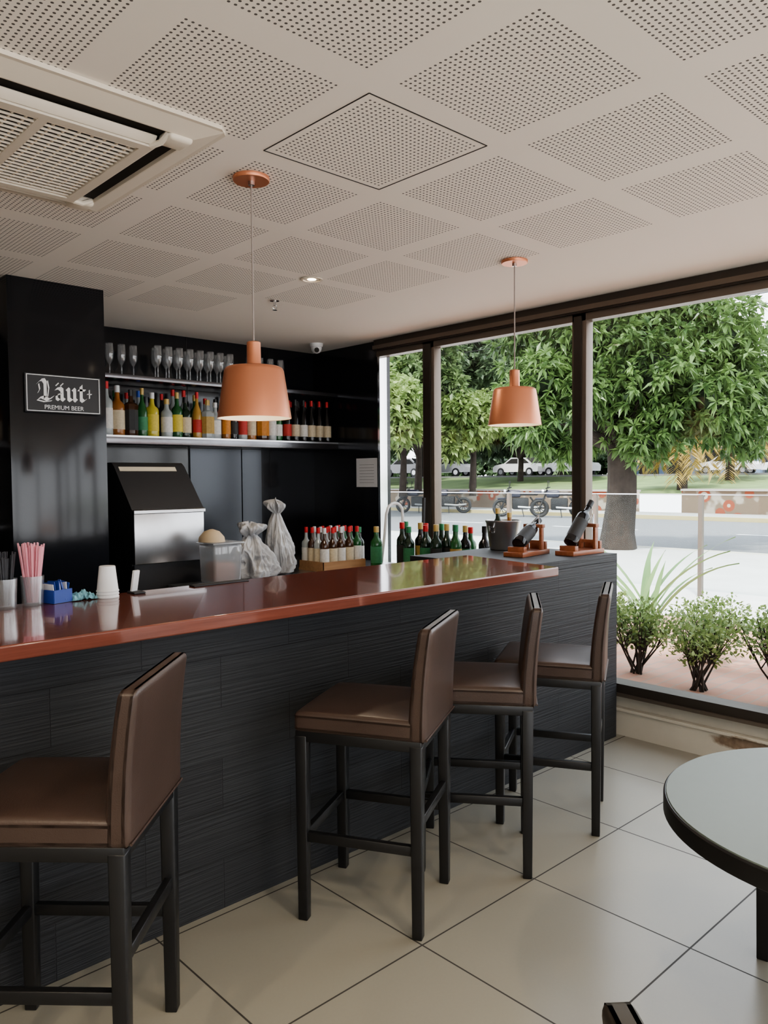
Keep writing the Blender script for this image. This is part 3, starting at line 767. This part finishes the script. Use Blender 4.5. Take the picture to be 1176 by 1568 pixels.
for q in blobs:
    tr.append(([(tx+.1,ty,2.2),((tx+q[0])/2,(ty+q[1])/2,(2.5+q[2])/2),(q[0],q[1],q[2])],[.15,.09,.03]))
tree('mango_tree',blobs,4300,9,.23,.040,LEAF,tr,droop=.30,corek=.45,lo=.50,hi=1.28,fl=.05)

def park(d,o,zc,r,mat,n=3000,L=.55,W=.17,zbase=1.6,squash=.85,ck=.55):
    X,Y=site(d,o); blobs=[]
    for k in range(14):
        a=random.uniform(0,6.28); rr=random.uniform(.25,.95)*r
        blobs.append((X+rr*math.cos(a),Y+rr*math.sin(a),zc+random.uniform(-.75,.65)*r*squash,r*random.uniform(.22,.46),.85))
    blobs.append((X,Y,zc,r*.6,.85))
    tr=[([(X,Y,zbase-.8),(X+.1,Y,zbase+1),(X,Y,zc)],[.035*r+.1,.03*r+.06,.10])]
    for q in blobs[:6]: tr.append(([(X,Y,zbase+1.2),(q[0],q[1],q[2])],[.09,.04]))
    tree('park_tree',blobs,n,4,L,W,mat,tr,droop=.3,corek=ck,lo=.5,hi=1.3)
T_=[(34,-.8,5.0,2.6,LEAFL),(37,.9,6.2,2.6,LEAFF),(41,1.8,8.8,3.4,LEAFD),(37,4.2,4.4,1.8,LEAFL),(44,5.0,8.5,3.6,LEAFD),(47,8.2,6.0,3.0,LEAFF),(52,-2.5,7.0,5,LEAFD),(50,11.3,8.0,4.4,LEAFD),(56,17,9.5,5.0,LEAFF),(47,15.5,6.3,2.6,LEAFL),(70,21,13,6,LEAFF),(60,3,9.0,5,LEAFF),(70,-6,8,6,LEAFF),(68,12,9,6,LEAFD),(38,-2.4,6.5,2.8,LEAFF),(44,11.0,4.4,1.5,LEAFF)]
for (d,o,zc,r,m) in T_: park(d,o,zc,r,m,L=.36 if d<45 else .6,W=.11 if d<45 else .19,n=3600)
hb=[]
for k in range(28):
    yy=43+k*2.7; hb.append((71+random.uniform(-1,4),yy,2.8+random.uniform(-.4,1.3),random.uniform(1.5,2.3),.9))
tree('park_hedgerow',hb,7000,3,.7,.25,LEAFD,None,droop=.2,corek=.8,lo=.6,hi=1.2)

def palm(d,o,zb,h,L,n=30):
    X,Y=site(d,o); b=MB(); b.tube([(X,Y,zb-.3),(X+.1,Y,zb+h*.5),(X,Y,zb+h)],[.24,.18,.16],BARK,seg=10)
    parts=[(np.array(b.V),b.F,BARK)]; P=[];D=[]
    for k in range(n):
        a=6.28*k/n+random.uniform(-.2,.2); e=random.uniform(-.7,1.1)
        for t in np.linspace(.08,1,40):
            r=L*t*math.cos(e*(1-t*.3)); z=zb+h+L*(math.sin(e)*t-.75*t*t)
            px,py=X+math.cos(a)*r,Y+math.sin(a)*r
            for s in (-1,1):
                P.append((px,py,z)); D.append((math.cos(a)*.5-s*math.sin(a),math.sin(a)*.5+s*math.cos(a),-.6))
    V,F=leaves(np.array(P),np.array(D),.6,.035,.3); parts.append((V,F,LEAFY)); meshobj('park_palm',parts)
palm(34.6,13.2,1.2,2.8,1.9); palm(38,16.8,1.4,2.9,2.1)

def shrub(x,y,h,r,n=1400):
    b=MB(); P=[];D=[]
    for k in range(16):
        a=random.uniform(0,6.28); e=random.uniform(.15,.95)*r
        tip=(x+math.cos(a)*e,y+math.sin(a)*e,G+h*random.uniform(.6,.98)); mid=(x+math.cos(a)*e*.6,y+math.sin(a)*e*.6,G+h*.38)
        b.tube([(x+random.uniform(-.05,.05),y+random.uniform(-.05,.05),G),mid,tip],[.009,.006,.003],BARK,seg=5)
        for j in range(4):
            a2=random.uniform(0,6.28); t2=(mid[0]+math.cos(a2)*r*.4,mid[1]+math.sin(a2)*r*.4,mid[2]+h*random.uniform(.2,.45)); b.tube([mid,t2],[.005,.002],BARK,seg=4)
    d=RNG.normal(size=(n,3)); d/=np.linalg.norm(d,axis=1,keepdims=True); rr=RNG.uniform(.35,1.08,n)[:,None]
    p=d*rr*np.array([r,r,h*.32])+np.array([x,y,G+h*.72]); p[:,2]+=.05*np.sin(p[:,0]*23)*np.cos(p[:,1]*19)
    V,F=leaves(p,d*.4+RNG.normal(size=(n,3))*.6+np.array([0,0,.5]),.040,.012,.1)
    meshobj('hedge_shrub',[(np.array(b.V),b.F,BARK),(V,F,LEAFB)])
for (x,y,h,r) in [(5.5,3.02,.52,.26),(5.35,2.47,.52,.30),(5.4,1.9,.62,.32),(5.4,1.3,.56,.3),(5.45,.7,.6,.3),(5.6,3.7,.5,.28),(6.25,3.75,.45,.25),(6.2,2.75,.50,.32),(6.2,2.1,.5,.32),(7.3,5.3,.6,.32)]: shrub(x,y,h,r)
b=MB(); GP=LEAFS
for k in range(13):
    x,y=6.7+random.uniform(-.08,.08),3.58+random.uniform(-.1,.1); a=random.uniform(-1.9,.6) if k%4 else random.uniform(1.5,3); L=random.uniform(.7,1.4); lean=random.uniform(.3,.85)
    pv=[];w=.026
    for t in np.linspace(0,1,11):
        r=lean*L*t**1.2; z=G+.12+L*(t-.50*lean*t*t*1.1)
        wx=w*math.sin(math.pi*min(1,.12+t*.88))
        cxp,cyp=x+math.cos(a)*r,y+math.sin(a)*r
        pv+= [(cxp-math.sin(a)*wx,cyp+math.cos(a)*wx,z),(cxp+math.sin(a)*wx,cyp-math.cos(a)*wx,z+.01)]
    b.add(pv,[[2*i,2*i+1,2*i+3,2*i+2] for i in range(10)],GP)
b.tube([(6.7,3.58,G),(6.7,3.58,G+.3)],[.03,.02],BARK)
b.obj('strap_leaf_plant',fixn=False)

MP=simple('motorcycle_paint',(.03,.03,.045),.35); BK=simple('tyre_black',(.012,.012,.013),.7)
def moto(d,o,a,z=G+.062):
    X,Y=site(d,o); T=TZ(X,Y,z,a,1.15); b=MB()
    for xx in (-.65,.68):
        R=.27; pts=[(xx+R*math.cos(t),0,.32+R*math.sin(t)) for t in np.linspace(0,2*math.pi,21)]
        b.tube(pts,.06,BK,seg=8,T=T); b.tube([(xx,-.07,.32),(xx,.07,.32)],.06,BK,T=T)
        for t in np.linspace(0,math.pi,6)[:-1]: b.tube([(xx+R*math.cos(t),0,.32+R*math.sin(t)),(xx-R*math.cos(t),0,.32-R*math.sin(t))],.012,BK,seg=4,T=T)
    for s in (-.08,.08): b.tube([(.68,s,.32),(.50,s,.75),(.42,s,.98)],.025,BK,T=T); b.tube([(-.65,s,.32),(-.35,s,.70)],.028,BK,T=T)
    b.box((.0,0,.47),(.58,.30,.42),BK,T=T,bev=.05); b.box((.22,0,.82),(.46,.30,.26),MP,T=T,bev=.07,seg=3)
    b.box((-.28,0,.82),(.68,.26,.12),BK,T=T,bev=.04); b.box((-.66,0,.86),(.34,.22,.12),MP,T=T,bev=.03); b.box((.66,0,.66),(.36,.12,.06),MP,T=T,bev=.02)
    b.tube([(.35,-.35,1.06),(.45,-.12,1.02),(.45,.12,1.02),(.35,.35,1.06)],.02,BK,T=T)
    b.lathe([(.10,0),(.09,.08),(.03,.12)],M['steel'],T=T@Matrix.Translation((.6,0,.90))@Matrix.Rotation(-math.pi/2,4,'Y'),seg=12)
    b.tube([(.1,.14,.35),(-.4,.16,.32),(-.8,.16,.36)],.045,M['steel'],T=T)
    b.tube([(-.05,.1,.3),(-.1,.25,0)],.018,BK,T=T)
    for s in (-1,1): b.tube([(.40,s*.22,1.05),(.38,s*.27,1.22)],.01,BK,T=T); b.box((.38,s*.28,1.25),(.02,.12,.08),BK,T=T,bev=.01)
    b.obj('motorcycle')
zr=G-.078
moto(37.0,1.65,2.0,zr);moto(36.6,3.0,2.1,zr);moto(32.6,5.7,2.3,zr);moto(31.6,7.1,2.1,zr)
def car(d,o,a,col,z):
    X,Y=site(d,o); T=TZ(X,Y,z,a); b=MB(); C=simple('car_paint',col,.25,coat=.6)
    prof=[(-2.1,.35),(-2.15,.75),(-1.95,.95),(-1.5,1.0),(-.95,1.42),(.35,1.45),(1.05,1.0),(1.95,.85),(2.15,.65),(2.12,.32)]
    b.prism(prof,1,-.85,.85,C,T=T)
    for s in (-.86,.86):
        b.prism([(-1.35,1.0),(-.9,1.34),(-.35,1.36),(-.35,.98)],1,s-.006,s+.006,M['dark'],T=T); b.prism([(-.27,.98),(-.27,1.36),(.32,1.36),(.88,1.0)],1,s-.006,s+.006,M['dark'],T=T)
        for xx in (-1.35,1.35):
            b.lathe([(.33,-.10),(.33,.10)],M['blackmatte'],T=T@Matrix.Translation((xx,s*.9,.33))@Matrix.Rotation(math.pi/2,4,'X'),seg=20)
            b.lathe([(.19,-.11),(.19,.11)],M['steel'],T=T@Matrix.Translation((xx,s*.9,.33))@Matrix.Rotation(math.pi/2,4,'X'),seg=14)
    b.prism([(1.03,1.03),(.40,1.40),(.41,1.43),(1.06,1.03)],1,-.72,.72,M['dark'],T=T); b.prism([(-1.47,1.03),(-1.0,1.40),(-1.02,1.43),(-1.52,1.04)],1,-.72,.72,M['dark'],T=T)
    b.obj('car')
for (d,o,c,a) in ((62,5.0,(.6,.6,.62),1.75),(62,10.9,(.8,.8,.8),1.60),(60,14.3,(.75,.75,.75),1.6),(59,26.0,(.78,.78,.78),1.60),(62,2.0,(.2,.2,.22),1.6),(58,30.5,(.75,.75,.75),1.6)): car(d,o,a,c,1.80)
BC=simple('rendered_facade',(.26,.28,.33),.8,var=.1); BD=simple('dark_shopfront',(.04,.045,.06),.3); CB=simple('column_blue',(.20,.27,.42),.6)
b=MB(); T=TZ(72,22,0,0); b.box((0,0,5.2),(8,30,7.0),BC,T=T)
for k in range(-5,6):
    b.box((-4.1,k*2.8,3.4),(.25,2.0,3.0),BD,T=T); b.box((-4.6,k*2.8+1.4,3.3),(.5,.5,3.2),CB,T=T)
    b.box((-4.05,k*2.8,7.0),(.2,1.8,1.4),BD,T=T)
b.box((-4.6,0,5.0),(1.6,30,.25),BC,T=T); b.obj('street_building')
b=MB(); 
for (z,x) in ((6.9,14.6),(7.15,14.7),(7.5,14.6),(6.6,14.8),(8.2,29),(8.6,29),(9.2,29.2)):
    pts=[(x,-25+t*85,z-.5*(1-((t-.5)*2)**2)) for t in np.linspace(0,1,24)]; b.tube(pts,.02,M['blackmatte'],seg=5)
for yy in (-18,46): b.tube([(14.7,yy,G+.006),(14.7,yy,8.6)],[.16,.11],SW)
b.obj('overhead_power_lines')

# ---------------------------------------------------------------- light
w=bpy.data.worlds.new('World'); scene.world=w; w.use_nodes=True; nt=w.node_tree; bg=nt.nodes['Background']
tc=nt.nodes.new('ShaderNodeTexCoord'); s_=sep(nt,tc.outputs['Generated'])
cl=mixc(nt,mapr(nt,s_[2],0,.8,0,1),(.97,.97,1.0),(.82,.89,1.0))
nt.links.new(cl,bg.inputs[0]); bg.inputs[1].default_value=3.8
l=bpy.data.lights.new('sun','SUN'); l.energy=6.5; l.angle=math.radians(6); l.color=(1,.95,.86)
o=bpy.data.objects.new('sun',l); scene.collection.objects.link(o); o.rotation_euler=Vector((-.42,-.30,.85)).to_track_quat('Z','Y').to_euler()

# ---------------------------------------------------------------- camera
f,pit,yaw,rol=1197.76,.0413,.8169,-.0077
F=Vector((math.cos(pit)*math.cos(yaw),math.cos(pit)*math.sin(yaw),-math.sin(pit)))
R=Vector((math.sin(yaw),-math.cos(yaw),0)); U=R.cross(F)
R2=R*math.cos(rol)+U*math.sin(rol); U2=-R*math.sin(rol)+U*math.cos(rol)
cam=bpy.data.cameras.new('camera'); cam.sensor_fit='HORIZONTAL'; cam.sensor_width=36; cam.lens=36*f/1176; cam.clip_start=.02; cam.clip_end=400
co=bpy.data.objects.new('camera',cam); scene.collection.objects.link(co)
mw=Matrix((( R2.x,U2.x,-F.x,0),(R2.y,U2.y,-F.y,0),(R2.z,U2.z,-F.z,1.6),(0,0,0,1))); co.matrix_world=mw
scene.camera=co
scene.view_settings.view_transform='AgX'
scene.view_settings.exposure=.30
try: scene.view_settings.look='AgX - Medium High Contrast'
except Exception: pass
